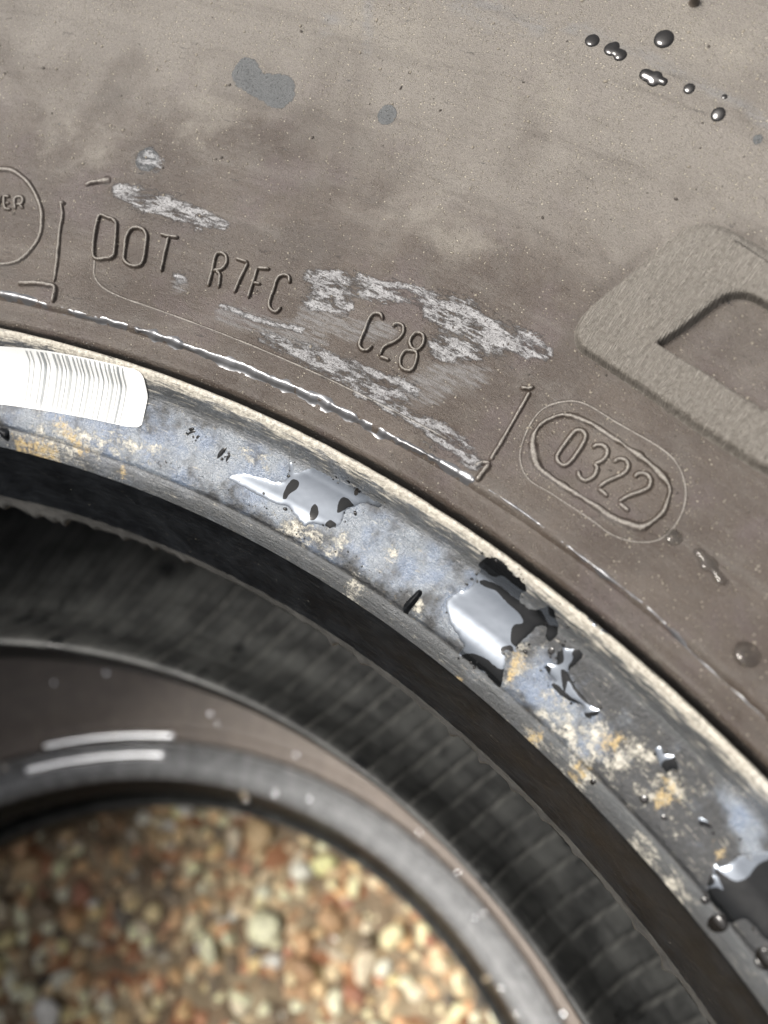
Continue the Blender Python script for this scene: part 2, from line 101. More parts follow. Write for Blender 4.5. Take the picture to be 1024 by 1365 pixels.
def mud_material(name, letter=False):
    n = NB(name); c = n.co(); cs = n.co(.35, 1.0)
    big = n.noise(c, .045, 4, .6, .6); mid = n.noise(c, .16, 4, .6); fine = n.noise(c, 1.6, 4, .65); stk = n.noise(cs, 1.1, 4, .7)
    grain = n.noise(c, 5.5, 2, .6)
    up = n.attr('upper')
    base = n.mix(n.ss(big, .35, .68), (.096, .068, .050), (.165, .130, .103))
    base = n.mix(n.ss(mid, .45, .75), base, (.150, .124, .103))
    purple = n.ss(n.noise(n.co(1, 1, 31), .07, 3, .6), .52, .66)
    base = n.mix(n.math('MULTIPLY', purple, .6), base, (.150, .112, .108))
    base = n.mix(n.math('MULTIPLY', n.ss(n.math('ADD', up, n.math('MULTIPLY', n.math('SUBTRACT', big, .5), 1.6)), .1, 1.0), .78), base, (.40, .368, .325))
    base = n.mix(n.math('MULTIPLY', n.ss(stk, .50, .8), .22), base, (.34, .315, .285))
    base = n.mix(n.math('MULTIPLY', n.ss(fine, .52, .22), .35), base, (.075, .060, .050))
    base = n.mix(n.math('MULTIPLY', n.ss(n.noise(n.co(.10, 1.0, 71), .30, 5, .7), .50, .72), .40), base, (.26, .235, .205))
    base = n.mix(n.math('MULTIPLY', n.ss(n.noise(n.co(.08, .9, 77), .22, 5, .7), .48, .30), .35), base, (.082, .063, .05))
    dk = n.attr('mud_shade')  # dark mud patches; the ring round the block letter paints its shade too
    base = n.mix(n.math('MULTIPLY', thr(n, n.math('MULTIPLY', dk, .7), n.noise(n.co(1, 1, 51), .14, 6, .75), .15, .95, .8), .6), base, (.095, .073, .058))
    pl = n.attr('pale')
    base = n.mix(n.math('MULTIPLY', thr(n, n.math('MULTIPLY', pl, .6), n.noise(n.co(1, 1, 41), .14, 6, .75), .15, 1.1, 1.0), .60), base, (.44, .405, .345))
    # dust specks, more of them towards the shoulder
    clus = n.ss(n.noise(n.co(1, 1, 61), .10, 4, .7), .40, .66); upc = n.math('MULTIPLY', n.fmix(up, .3, 1.0), n.fmix(clus, .35, 1.0))
    sp = n.vor(n.co(1, 1, 5), 1.7); rnd = n.vor(n.co(1, 1, 5), 1.7, 'Color')
    rs = n.n('ShaderNodeSeparateColor'); n.put(rs.inputs[0], rnd)
    spm = n.math('MULTIPLY', n.ss(sp, .34, .16), n.math('GREATER_THAN', rs.outputs[0], n.fmix(upc, .97, .30)))
    sp2 = n.vor(n.co(1, 1, 9), 3.6); rn2 = n.n('ShaderNodeSeparateColor'); n.put(rn2.inputs[0], n.vor(n.co(1, 1, 9), 3.6, 'Color'))
    spm2 = n.math('MULTIPLY', n.ss(sp2, .38, .18), n.math('GREATER_THAN', rn2.outputs[0], n.fmix(upc, .97, .20)))
    speck = n.math('MAXIMUM', spm, n.math('MULTIPLY', spm2, .8))
    base = n.mix(n.math('MULTIPLY', speck, n.fmix(rs.outputs[1], .3, .95)), base, (.80, .73, .60))
    # light smears where something rubbed along it
    sm = thr(n, n.math('MULTIPLY', n.attr('smear'), .6), n.noise(n.co(.5, 1.2), .35, 6, .75), .25, .95, .8)
    base = n.mix(n.math('MULTIPLY', sm, .55), base, (.33, .335, .345))
    # grey scuffs
    gs = thr(n, n.math('MULTIPLY', n.attr('graystreak'), .6), n.noise(n.co(.22, 1.6, 3), 1.0, 5, .75), .30, .85, .9)
    base = n.mix(n.math('MULTIPLY', gs, .75), base, (.33, .325, .325))
    # clean bare rubber spots
    cl = thr(n, n.attr('clean'), n.noise(c, .9, 3), .44, .56, .25)
    base = n.mix(n.math('MULTIPLY', cl, .88), base, n.mix(fine, (.115, .130, .142), (.17, .185, .195)))
    # pale patches: wet sky shine put into the colour, torn edges and holes
    tear = n.noise(n.co(.30, 1.0, 2), .62, 7, .78); pits = n.noise(n.co(.8, 1, 7), 2.4, 2, .6)
    chm = n.attr('sky_shine')
    ch = n.math('MULTIPLY', thr(n, n.math('MULTIPLY', chm, .66), tear, .36, .70, 1.25), n.fmix(n.ss(chm, .55, .95), n.ss(pits, .56, .47), n.ss(pits, .68, .60)))
    base = n.mix(n.math('MULTIPLY', ch, n.fmix(stk, .55, 1.0)), base, n.mix(n.ss(stk, .3, .7), (.46, .465, .48), (.74, .745, .76)))
    rg = n.attr('ridge'); base = n.mix(n.math('MULTIPLY', n.ss(n.math('ADD', rg, n.math('MULTIPLY', n.math('SUBTRACT', fine, .5), .9)), .55, 1.05), .8), base, (.62, .58, .52)); base = n.mix(n.math('MULTIPLY', n.ss(n.attr('foot'), .25, .9), .75), base, (.05, .038, .03))  # crests painted pale for highlight and wear, feet dark for crease shade and dirt
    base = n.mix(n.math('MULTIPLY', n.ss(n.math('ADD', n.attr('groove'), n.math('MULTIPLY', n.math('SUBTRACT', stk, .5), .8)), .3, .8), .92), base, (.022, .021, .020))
    base = n.gain(base, n.fmix(n.ss(grain, .25, .75), .58, 1.42))
    rough = n.fmix(ch, n.fmix(cl, n.fmix(up, .40, .60), .55), .30)
    h = n.math('ADD', n.math('MULTIPLY', grain, .22), n.math('MULTIPLY', fine, .12))
    h = n.math('ADD', h, n.math('MULTIPLY', stk, .16))
    h = n.math('ADD', h, n.math('MULTIPLY', speck, .22))
    h = n.math('ADD', h, n.math('MULTIPLY', ch, .25))
    h = n.math('SUBTRACT', h, n.math('MULTIPLY', cl, .12))
    if letter:
        wv = n.n('ShaderNodeTexWave', wave_type='BANDS', bands_direction='X'); n.put(wv.inputs['Vector'], n.co(1, .30))
        wv.inputs['Scale'].default_value = .95; wv.inputs['Distortion'].default_value = 7.0; wv.inputs['Detail'].default_value = 4; wv.inputs['Detail Scale'].default_value = 1.2
        h = n.math('ADD', h, n.math('MULTIPLY', wv.outputs[0], .15))
        base = n.mix(.75, base, n.mix(n.ss(fine, .3, .7), (.36, .33, .285), (.56, .525, .465)))
        base = n.mix(n.math('MULTIPLY', n.ss(wv.outputs[0], .35, .1), .25), base, (.10, .085, .07))
    return n.out(n.gain(base, .385), rough, n.bump(h, .0008 if letter else .00065, 1.0), 1.45)

def bead_material():
    n = NB('bead_rubber'); c = n.co(); mid = n.noise(c, .22, 5, .62); fine = n.noise(c, 1.3, 5, .7); grain = n.noise(c, 4.5, 3, .6)
    stk = n.noise(n.co(.16, 1.3), 1.3, 5, .7)
    film = n.attr('film'); fm = thr(n, n.math('MULTIPLY', film, .8), mid, .12, .85, .8)  # mask of the bluish residue film and the sky sheen painted with it
    base = n.mix(n.ss(fine, .3, .75), (.014, .0155, .017), (.046, .049, .053))
    blue = n.mix(n.ss(n.noise(n.co(1, 1, 13), .12, 3), .42, .62), (.24, .285, .34), (.18, .25, .37))  # bluish residue film; the seat's sky sheen is put into this colour
    blue = n.mix(n.math('MULTIPLY', n.ss(fine, .52, .78), .8), blue, (.52, .56, .60))
    blue = n.mix(n.math('MULTIPLY', n.ss(fine, .44, .26), .6), blue, (.09, .10, .115))
    base = n.mix(n.math('MULTIPLY', fm, .82), base, blue)
    strp = n.attr('strip')               # steep wall and the strip below the seat: worn grey rubber
    base = n.mix(n.math('MULTIPLY', strp, .75), base, n.mix(stk, (.06, .064, .068), (.15, .16, .165)))
    cr = n.attr('cream'); cm = thr(n, n.math('MULTIPLY', cr, .53), n.math('ADD', n.math('MULTIPLY', n.noise(n.co(.7, 1, 3), .45, 5, .7), .65), n.math('MULTIPLY', n.noise(n.co(1, 1, 8), 2.2, 4, .8), .35)), .30, .80, 1.5)
    base = n.mix(n.math('MULTIPLY', cm, .95), base, n.mix(n.ss(fine, .3, .7), (.45, .43, .37), (.95, .90, .76)))
    ru = thr(n, n.math('MULTIPLY', n.attr('rust'), .66), n.noise(n.co(1, 1, 17), .8, 6, .8), .34, .90, 1.2)
    base = n.mix(n.math('MULTIPLY', ru, .9), base, n.mix(fine, (.62, .42, .14), (.90, .70, .36)))
    lip = n.attr('lip'); lm = thr(n, lip, stk, .30, .75, 1.2)  # cream lip: dust plus its bright highlight put into the colour
    base = n.mix(n.math('MULTIPLY', lm, .85), base, n.mix(n.ss(fine, .35, .7), (.50, .46, .38), (1.0, .94, .80)))
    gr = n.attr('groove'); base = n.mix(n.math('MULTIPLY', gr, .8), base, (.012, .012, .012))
    dust = n.ss(n.noise(n.co(1, 1, 21), 2.2, 2), .70, .76)
    base = n.mix(n.math('MULTIPLY', dust, .6), base, (.45, .43, .38))
    h = n.math('ADD', n.math('MULTIPLY', fine, .5), n.math('MULTIPLY', grain, .18)); h = n.math('ADD', h, n.math('MULTIPLY', stk, n.fmix(strp, .1, .5)))
    h = n.math('ADD', h, n.math('MULTIPLY', cm, .12))
    return n.out(n.gain(base, .58), n.fmix(fm, n.fmix(fine, .26, .42), n.fmix(fine, .16, .36)), n.bump(h, .00055, 1.0), n.fmix(fm, 1.6, 1.85))

def rubber_material(name, dark, lite, rough=.45, speck=.5, ior=1.5):
    n = NB(name); c = n.co(); fine = n.noise(n.co(.25, 1), 1.2, 5, .7); mid = n.noise(c, .12, 4, .6); g = n.noise(c, 4, 3, .6)
    base = n.mix(n.ss(n.math('ADD', n.math('MULTIPLY', fine, .5), n.math('MULTIPLY', mid, .5)), .38, .66), dark, lite)
    s = n.ss(n.noise(n.co(1, 1, 9), 1.9, 2), .715, .75); patch = n.ss(n.noise(n.co(1, 1, 2), .13, 3), .5, .68)
    base = n.mix(n.math('MULTIPLY', n.math('MULTIPLY', s, n.fmix(patch, .35, 1.0)), speck), base, (.42, .40, .33))
    return n.out(base, n.fmix(mid, rough-.1, rough+.12), n.bump(n.math('ADD', n.math('MULTIPLY', fine, .5), n.math('MULTIPLY', g, .2)), .0003, .7), ior)

def liner_material():
    n = NB('inner_liner_rubber'); c = n.co(); mid = n.noise(c, .07, 4, .6); fine = n.noise(n.co(.08, 1.0), .9, 4, .7)
    base = n.mix(n.ss(mid, .35, .68), (.026, .027, .027), (.066, .068, .066))
    base = n.mix(n.math('MULTIPLY', n.ss(fine, .45, .75), .5), base, (.10, .102, .10))
    base = n.mix(n.math('MULTIPLY', n.attr('gro'), .75, clamp=True), base, (.013, .0135, .0135)); base = n.mix(n.math('MULTIPLY', n.attr('rib'), .6, clamp=True), base, (.14, .14, .132))
    wet = n.ss(n.noise(n.co(1, .6, 4), .06, 3, .5), .60, .68)
    base = n.mix(n.math('MULTIPLY', wet, .8), base, (.012, .013, .014))
    return n.out(base, n.fmix(wet, .5, .2), n.bump(fine, .0004, .8), 1.4)

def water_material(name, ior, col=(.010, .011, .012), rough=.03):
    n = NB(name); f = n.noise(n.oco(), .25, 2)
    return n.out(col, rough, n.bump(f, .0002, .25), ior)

M_MUD = mud_material('dried_mud'); M_BIG = mud_material('knurled_letter_mud', True); M_BEAD = bead_material()
M_TOE = rubber_material('black_toe_rubber', (.0035, .004, .0048), (.012, .0135, .0155), .36, .8, 1.22)
M_FLASH = rubber_material('flash_rubber', (.030, .030, .029), (.062, .061, .058), .5, .3, 1.3)
M_PLAIN = rubber_material('plain_tyre_rubber', (.018, .018, .019), (.05, .05, .05), .5, .3)
M_LINER = liner_material(); M_BEAD2 = rubber_material('grey_bead_rubber', (.15, .155, .16), (.24, .246, .252), .26, .2); M_MUD2 = rubber_material('brown_mud_film', (.115, .094, .078), (.19, .158, .135), .5, .3)
M_POOL2 = water_material('bright_wet_glint', 2.0, rough=.12); M_POOL2.node_tree.nodes['Principled BSDF'].inputs['Metallic'].default_value = .9; M_POOL2.node_tree.nodes['Principled BSDF'].inputs['Base Color'].default_value = (.85, .88, .92, 1)
M_GLINT = water_material('broad_wet_glint', 2.0, rough=.32); M_GLINT.node_tree.nodes['Principled BSDF'].inputs['Metallic'].default_value = .9; M_GLINT.node_tree.nodes['Principled BSDF'].inputs['Base Color'].default_value = (.92, .94, .97, 1)
M_SEAM = water_material('seam_water', 1.8, rough=.28); M_SEAM.node_tree.nodes['Principled BSDF'].inputs['Metallic'].default_value = .6; M_SEAM.node_tree.nodes['Principled BSDF'].inputs['Base Color'].default_value = (.13, .132, .138, 1)
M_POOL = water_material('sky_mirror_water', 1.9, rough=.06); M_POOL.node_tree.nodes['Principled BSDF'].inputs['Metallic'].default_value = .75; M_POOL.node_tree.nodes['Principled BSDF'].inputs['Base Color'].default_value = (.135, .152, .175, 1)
M_WET_DARK = water_material('wet_dark_reflection', 1.30, (.006, .0065, .007), .10)  # near black with little shine: stands in for dark reflections in the puddles
M_DROP = water_material('drop_water', 1.55, (.010, .009, .008))
n = NB('clear_water'); n.b.inputs['Transmission Weight'].default_value = 1.0; M_CLEAR = n.out((.93, .91, .88), .02, None, 1.33)
n = NB('white_label_paper'); M_LABEL = n.out(n.mix(n.ss(n.noise(n.co(), 1.2, 4, .7), .60, .72), (.66, .67, .66), (.34, .34, .33)), .35, None, 1.5)
n = NB('grey_label_ink'); M_INK = n.out(n.mix(n.noise(n.co(), 1.0, 3), (.20, .22, .23), (.36, .37, .36)), .4)
n = NB('dark_label_ink'); M_INK2 = n.out(n.mix(n.noise(n.co(), 1.0, 3), (.13, .15, .16), (.28, .29, .29)), .4)

# ------------------------------------------------------------------ numeric helpers
def vnoise(x, y, seed=0):
    xi = np.floor(x).astype(np.int64); yi = np.floor(y).astype(np.int64); fx = x-xi; fy = y-yi
    fx = fx*fx*(3-2*fx); fy = fy*fy*(3-2*fy)
    def hsh(a, b):
        v = (a*374761393 + b*668265263 + seed*982451653) & 0x7fffffff
        v = ((v ^ (v >> 13))*1274126177) & 0x7fffffff
        return ((v ^ (v >> 16)) & 0xffff)/65535.0
    return (hsh(xi, yi)*(1-fx)+hsh(xi+1, yi)*fx)*(1-fy)+(hsh(xi, yi+1)*(1-fx)+hsh(xi+1, yi+1)*fx)*fy
def fbm(x, y, o=4, seed=0):
    s = 0; a = .5
    for i in range(o): s = s+a*(vnoise(x, y, seed+i)-.5); x = x*2.03; y = y*2.03; a *= .5
    return s
def sstep(x, a, b):
    t = np.clip((x-a)/(b-a), 0, 1); return t*t*(3-2*t)
def pchip(X, Y):
    X = np.array(X, float); Y = np.array(Y, float); h = np.diff(X); d = np.diff(Y)/h
    m = np.zeros_like(X); m[0] = d[0]; m[-1] = d[-1]
    for i in range(1, len(X)-1):
        if d[i-1]*d[i] > 0:
            w1 = 2*h[i]+h[i-1]; w2 = h[i]+2*h[i-1]; m[i] = (w1+w2)/(w1/d[i-1]+w2/d[i])
    def f(x):
        x = np.asarray(x, float); i = np.clip(np.searchsorted(X, x)-1, 0, len(X)-2); t = (x-X[i])/h[i]
        return ((1+2*t)*(1-t)**2*Y[i]+t*(1-t)**2*h[i]*m[i]+t*t*(3-2*t)*Y[i+1]+t*t*(t-1)*h[i]*m[i+1])
    return f
def catmull(P, step, closed=False):
    P = np.array(P, float)
    if len(P) == 2 and not closed:
        k = max(2, int(np.linalg.norm(P[1]-P[0])/step)+1); return P[0]+(P[1]-P[0])*np.linspace(0, 1, k)[:, None]
    n = len(P); out = []
    rng = range(n) if closed else range(n-1)
    for i in rng:
        if closed: p0, p1, p2, p3 = P[i-1], P[i], P[(i+1) % n], P[(i+2) % n]
        else: p1, p2 = P[i], P[i+1]; p0 = P[i-1] if i else 2*p1-p2; p3 = P[i+2] if i+2 < n else 2*p2-p1
        k = max(2, int(np.linalg.norm(p2-p1)/step)+1)
        t = np.linspace(0, 1, k, endpoint=False)[:, None]
        out.append(.5*((2*p1)+(-p0+p2)*t+(2*p0-5*p1+4*p2-p3)*t*t+(-p0+3*p1-3*p2+p3)*t**3))
    if not closed: out.append(P[-1:])
    return np.concatenate(out)

# ------------------------------------------------------------------ profile of the tyre, millimetres from the axis / above the bead toe
PR = [(215.1,1.0),(216.4,9.5),(216.95,16),(217.6,21.6),(219.6,25.2),(219.95,25.3),(220.3,26.1),(225,29.4),(229,32.6),(230.4,34.2),(231.2,37.6),(231.8,38.7),(232.4,39.1),(233.0,38.5),(233.4,36.4),(233.9,34.6),(234.7,34.5),(235.3,36.6),(235.9,37.5),(238,38.0),(239.3,38.5),(239.75,39.7),(241,40.2),(250,42),(262,46),(275,52),(290,60.5),(303,68),(306,70.0),(308,70.9),(315,74.4),(326,78.5),(336,79.5),(345,76.5),(352,68),(356,52),(357,35)]
prof = pchip([p[0] for p in PR], [p[1] for p in PR])
RS = np.linspace(215.1, 357, 6000); HS = prof(RS); SL = np.concatenate([[0], np.cumsum(np.hypot(np.diff(RS), np.diff(HS)))])
def surf(th, r, off=0.0):
    """point on the upper outside of the tyre; th degrees, r mm, off mm along the surface normal -> metres"""
    th = np.radians(np.asarray(th, float)); r = np.asarray(r, float)
    s = (prof(r+.1)-prof(r-.1))/.2; nl = np.sqrt(1+s*s); rr = r-off*s/nl; z = prof(r)+off/nl
    return np.stack([rr*np.cos(th), rr*np.sin(th), z+np.zeros_like(rr)+Z0*1000], -1)/1000

def masks(th, r):
    """smooth fields over the sidewall and bead; the materials break their edges up"""
    D = {}
    for nm in ('sky_shine', 'graystreak', 'clean', 'pale', 'smear', 'mud_shade', 'film', 'rust', 'cream'):
        v = np.zeros_like(r)
        for st in FEAT[nm]:
            for i in range(max(1, len(st)-1)):
                a = st[i]; b = st[min(i+1, len(st)-1)]
                k = np.radians(1)*a[1]
                ax, ay, ar = 0, 0, a[2]; bx, by, br = (b[0]-a[0])*k, (b[1]-a[1])*1.1, b[2]
                px = (th-a[0])*k; py = (r-a[1])*1.1
                L = bx*bx+by*by+1e-9; t = np.clip((px*bx+py*by)/L, 0, 1)
                d = np.hypot(px-t*bx, py-t*by)/(ar+(br-ar)*t)
                v = np.maximum(v, np.exp(-(d*.95)**2) if nm in ('pale', 'mud_shade', 'smear', 'film', 'cream', 'rust') else 1-sstep(d, .45, 1.35))
        D[nm] = v
    D['upper'] = sstep(r, 258, 305)
    D['lip'] = np.exp(-((r-232.1)/1.0)**2)
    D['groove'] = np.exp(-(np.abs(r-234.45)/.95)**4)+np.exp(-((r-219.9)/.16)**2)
    D['strip'] = np.maximum(sstep(r, 229.4, 230.4)*(1-sstep(r, 231.4, 232.0)), 1-sstep(r, 219.7, 220.1))
    return D

# ------------------------------------------------------------------ mesh helpers
def mesh(name, co, faces, mat, parent=None, smooth=True, uv=None, attrs=None, mats=None, midx=None):
    me = bpy.data.meshes.new(name); co = np.asarray(co, np.float32)
    me.vertices.add(len(co)); me.vertices.foreach_set('co', co.ravel())
    F = np.asarray(faces, np.int32) if not isinstance(faces, list) else None
    if F is None:
        lens = np.array([len(f) for f in faces], np.int32); idx = np.concatenate([np.asarray(f, np.int32) for f in faces])
    else:
        lens = np.full(len(F), F.shape[1], np.int32); idx = F.ravel()
    me.loops.add(len(idx)); me.loops.foreach_set('vertex_index', idx)
    me.polygons.add(len(lens)); st = np.concatenate([[0], np.cumsum(lens)[:-1]]).astype(np.int32)
    me.polygons.foreach_set('loop_start', st)
    for m in (mats or [mat]): me.materials.append(m)
    if midx is not None: me.polygons.foreach_set('material_index', np.asarray(midx, np.int32))
    me.update(calc_edges=True)
    me.polygons.foreach_set('use_smooth', np.full(len(lens), smooth))
    if uv is not None:
        l = me.uv_layers.new(name='UVMap'); l.data.foreach_set('uv', np.asarray(uv, np.float32)[idx].ravel())
    for k, v in (attrs or {}).items():
        a = me.attributes.new(k, 'FLOAT', 'POINT'); a.data.foreach_set('value', np.asarray(v, np.float32).ravel())
    me.validate(); me.update()
    o = bpy.data.objects.new(name, me); COL.objects.link(o)
    if parent: o.parent = parent
    return o
def grid_faces(nu, nv, close):
    i = np.arange(nu if close else nu-1)[:, None]; j = np.arange(nv-1)[None, :]
    a = i*nv+j; b = ((i+1) % nu)*nv+j
    return np.stack([a, b, b+1, a+1], -1).reshape(-1, 4)
def tag(o, label, cat, group=None, kind=None):
    if label: o['label'] = label
    if cat: o['category'] = cat
    if group: o['group'] = group
    if kind: o['kind'] = kind
    return o
def uv_of(th, r): return np.stack([np.radians(th)*.25, np.interp(r, RS, SL)/1000], -1)

TH = np.concatenate([np.arange(-16, 46, .1), np.arange(46, 344, 1.5)])          # dense where the photograph looks
THL = np.concatenate([np.arange(-40, 120, .25), np.arange(120, 320, 2.0)])
def ring(name, prof_rz, mat, parent, th=TH, disp=None, att=False, dz=0.0, uvs=None):
    P = np.array(prof_rz, float); T, _ = np.meshgrid(th, P[:, 0], indexing='ij')
    r = np.broadcast_to(P[:, 0], T.shape).copy(); z = np.broadcast_to(P[:, 1], T.shape).copy()
    s = np.concatenate([[0], np.cumsum(np.hypot(np.diff(P[:, 0]), np.diff(P[:, 1])))])
    S = np.broadcast_to(s, T.shape)
    A = None
    if att: A = masks(T.ravel(), r.ravel()); S = np.interp(r, RS, SL)
    if disp is rib_disp: a_, g_, _ = rib_shape(T, r, z); A = {'rib': a_.ravel(), 'gro': g_.ravel()}
    if disp is not None: r, z = disp(T, r, z, S)
    t = np.radians(T); co = np.stack([r*np.cos(t), r*np.sin(t), z], -1).reshape(-1, 3)/1000; co[:, 2] += Z0+dz
    uv = np.stack([t*.25, S/1000], -1).reshape(-1, 2)
    return mesh(name, co, grid_faces(len(th), len(P), True), mat, parent, uv=uv, attrs=A)
def resamp(P, step):
    P = np.array(P, float); s = np.concatenate([[0], np.cumsum(np.hypot(*np.diff(P, axis=0).T))])
    k = max(2, int(s[-1]/step)+1); t = np.linspace(0, s[-1], k)
    return np.stack([np.interp(t, s, P[:, 0]), np.interp(t, s, P[:, 1])], -1)
def top(r0, r1, step):
    i0, i1 = np.interp([r0, r1], RS, SL); t = np.linspace(i0, i1, max(2, int((i1-i0)/step)+1)); r = np.interp(t, SL, RS)
    return np.stack([r, prof(r)], -1)
def frac_r(r): return 1-sstep(r, 225, 265)

BELL = [(-1.9, -.10), (-1.25, .06), (-.8, .38), (-.42, .84), (0, 1.0), (.42, .84), (.8, .38), (1.25, .06), (1.9, -.10)]
def sweep_geo(paths, w, h, step=.22, wn=.0, seed=0, base=0.0):
    """a low moulded ridge following each path over the surface"""
    CO = []; FC = []; UV = []; AT = []
    for q, (closed, pth) in enumerate(paths):
        P = np.array([((p[0])*np.radians(1)*250, p[1]) for p in pth]); P = catmull(P, step, closed)
        if closed: tg = np.roll(P, -1, 0)-np.roll(P, 1, 0)
        else: tg = np.gradient(P, axis=0)
        tg /= np.linalg.norm(tg, axis=1)[:, None]+1e-9; nm = np.stack([-tg[:, 1], tg[:, 0]], -1)
        s = np.concatenate([[0], np.cumsum(np.linalg.norm(np.diff(P, axis=0), axis=1))]); k = len(P)
        env = np.ones(k)
        if not closed: e = np.minimum(s, s[-1]-s); env = np.sqrt(np.clip(1-(1-np.clip(e/(w*.8), 0, 1))**2, .02, 1))
        var = 1+wn*2*fbm(s/2.3+7*q, s*0+seed, 3, seed)
        hv = 1+wn*2.5*fbm(s/1.7+3*q, s*0+seed+5, 3, seed+3)
        B = np.array(BELL); nb = len(B)
        X = P[:, None, :]+nm[:, None, :]*(B[None, :, 0]*w*.5*var[:, None]*(.4+.6*env[:, None]))[..., None]
        off = base+np.where(B[None, :, 1] < 0, B[None, :, 1]*1.0, B[None, :, 1]*h*(hv*env)[:, None])
        th = X[..., 0]/250/np.radians(1); r = X[..., 1]
        n0 = sum(len(c) for c in CO)
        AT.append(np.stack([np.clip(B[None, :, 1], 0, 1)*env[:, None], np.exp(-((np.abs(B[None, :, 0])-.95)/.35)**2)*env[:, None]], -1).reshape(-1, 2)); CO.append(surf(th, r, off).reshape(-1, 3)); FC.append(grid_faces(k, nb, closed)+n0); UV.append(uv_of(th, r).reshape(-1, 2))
    return np.concatenate(CO), np.concatenate(FC), np.concatenate(UV), np.concatenate(AT)
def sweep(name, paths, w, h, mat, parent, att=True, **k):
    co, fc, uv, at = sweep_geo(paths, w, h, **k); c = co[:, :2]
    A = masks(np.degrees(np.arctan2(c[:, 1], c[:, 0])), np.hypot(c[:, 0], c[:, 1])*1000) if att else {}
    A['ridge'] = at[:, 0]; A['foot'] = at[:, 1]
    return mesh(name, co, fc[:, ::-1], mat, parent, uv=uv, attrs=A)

# ------------------------------------------------------------------ ground and gravel
def ground():
    n = NB('gravel_bed'); c = n.oco(1.0)
    v = n.vor(c, 70, 'Color'); s = n.n('ShaderNodeSeparateColor'); n.put(s.inputs[0], v); d = n.vor(c, 70)
    base = n.mix(s.outputs[0], (.16, .11, .07), (.36, .29, .19)); base = n.mix(n.math('GREATER_THAN', s.outputs[1], .8), base, (.30, .14, .07))
    m = n.out(base, .8, n.bump(n.math('SUBTRACT', 1, d), .01, .9))
    a = 60.0; nn = 24
    x = np.linspace(-1, 1, nn); x = np.sign(x)*np.abs(x)**3*a; X, Y = np.meshgrid(x, x, indexing='ij')
    co = np.stack([X.ravel(), Y.ravel(), X.ravel()*0+.003], -1)
    return tag(mesh('ground', co, grid_faces(nn, nn, False), m, smooth=False), 'tan gravel ground under the stacked tyres', 'ground', kind='structure')
def ico(sub):
    import bmesh
    b = bmesh.new(); bmesh.ops.create_icosphere(b, subdivisions=sub, radius=1); b.verts.ensure_lookup_table()
    v = np.array([q.co[:] for q in b.verts]); f = np.array([[q.index for q in p.verts] for p in b.faces]); b.free(); return v, f
def gravel():
    V, Fc = ico(2); CO = []; FC = []; CA = []; k = 0
    pal = [((216,190,140),7), ((196,160,104),4), ((180,132,82),4), ((222,200,158),4), ((165,118,72),3), ((206,196,172),3), ((186,112,70),1.2), ((204,138,80),1.4), ((150,150,142),2), ((120,104,84),2), ((96,92,88),1.4), ((176,96,70),.6), ((70,66,62),.8), ((226,168,92),2)]
    wts = np.array([p[1] for p in pal]); wts = wts/wts.sum()
    def put(x, y, r, zf=.55):
        nonlocal k
        sx, sy, sz = r*random.uniform(.75, 1.3), r*random.uniform(.7, 1.1), r*random.uniform(.5, .8)
        ph = random.uniform(0, 99)
        nz = .75+.30*np.sin(V[:, 0]*2.1+ph)*np.cos(V[:, 1]*2.3+ph*1.3)+.22*np.sin(V[:, 2]*3.1+ph*2)+.10*np.sin(V[:, 0]*5+V[:, 1]*4+ph)
        nz = np.clip(nz, .55, 1.02)
        p = V*nz[:, None]*np.array([sx, sy, sz]); a = random.uniform(0, 6.28); b = random.uniform(-.5, .5)
        ca, sa, cb, sb = math.cos(a), math.sin(a), math.cos(b), math.sin(b)
        p = p@np.array([[1, 0, 0], [0, cb, -sb], [0, sb, cb]])@np.array([[ca, -sa, 0], [sa, ca, 0], [0, 0, 1]])
        CO.append(p+np.array([x, y, sz*zf])); FC.append(Fc+k); k += len(V)
        c = np.array(lin(pal[np.random.choice(len(pal), p=wts)][0])); c = np.minimum((c*.5+c.mean()*.5*np.array([1.18, 1.0, .74]))*random.uniform(1.1, 2.2), .90); CA.append(np.tile(np.append(c, 1), (len(V), 1)))
    for lay in range(2):
        s = .0095 if lay == 0 else .0110; q = .265
        for gx in np.arange(-q, q, s):
            for gy in np.arange(-q, q, s):
                x = gx+random.uniform(-.5, .5)*s; y = gy+random.uniform(-.5, .5)*s
                if x*x+y*y < q*q:
                    r = (random.uniform(.005, .008) if lay == 0 else random.choice([.003, .0035, .004, .005, .006, .007, .0095])*random.uniform(.85, 1.1))
                    if lay == 1 and random.random() < .35: continue
                    put(x, y, r, .3 if lay == 0 else 1.0)
    for i in range(3200):
        a = random.uniform(0, 6.28); d = math.sqrt(random.uniform(.34**2, .8**2)); put(d*math.cos(a), d*math.sin(a), random.uniform(.006, .012), .35)
    n = NB('gravel_stone'); at = n.n('ShaderNodeAttribute', attribute_name='stone'); f = n.noise(n.oco(1.0), 260, 4, .65)
    col = n.mix(n.ss(f, .35, .75), at.outputs['Color'], n.mix(.5, at.outputs['Color'], (.07, .055, .04)))
    m = n.out(col, .6, n.bump(f, .0015, .6))
    o = mesh('gravel', np.concatenate(CO), np.concatenate(FC), m)
    ca = o.data.attributes.new('stone', 'FLOAT_COLOR', 'POINT'); ca.data.foreach_set('color', np.concatenate(CA).astype(np.float32).ravel())
    return tag(o, 'loose tan, orange and cream gravel stones inside the tyre ring', 'gravel', kind='stuff')
ground(); gravel()

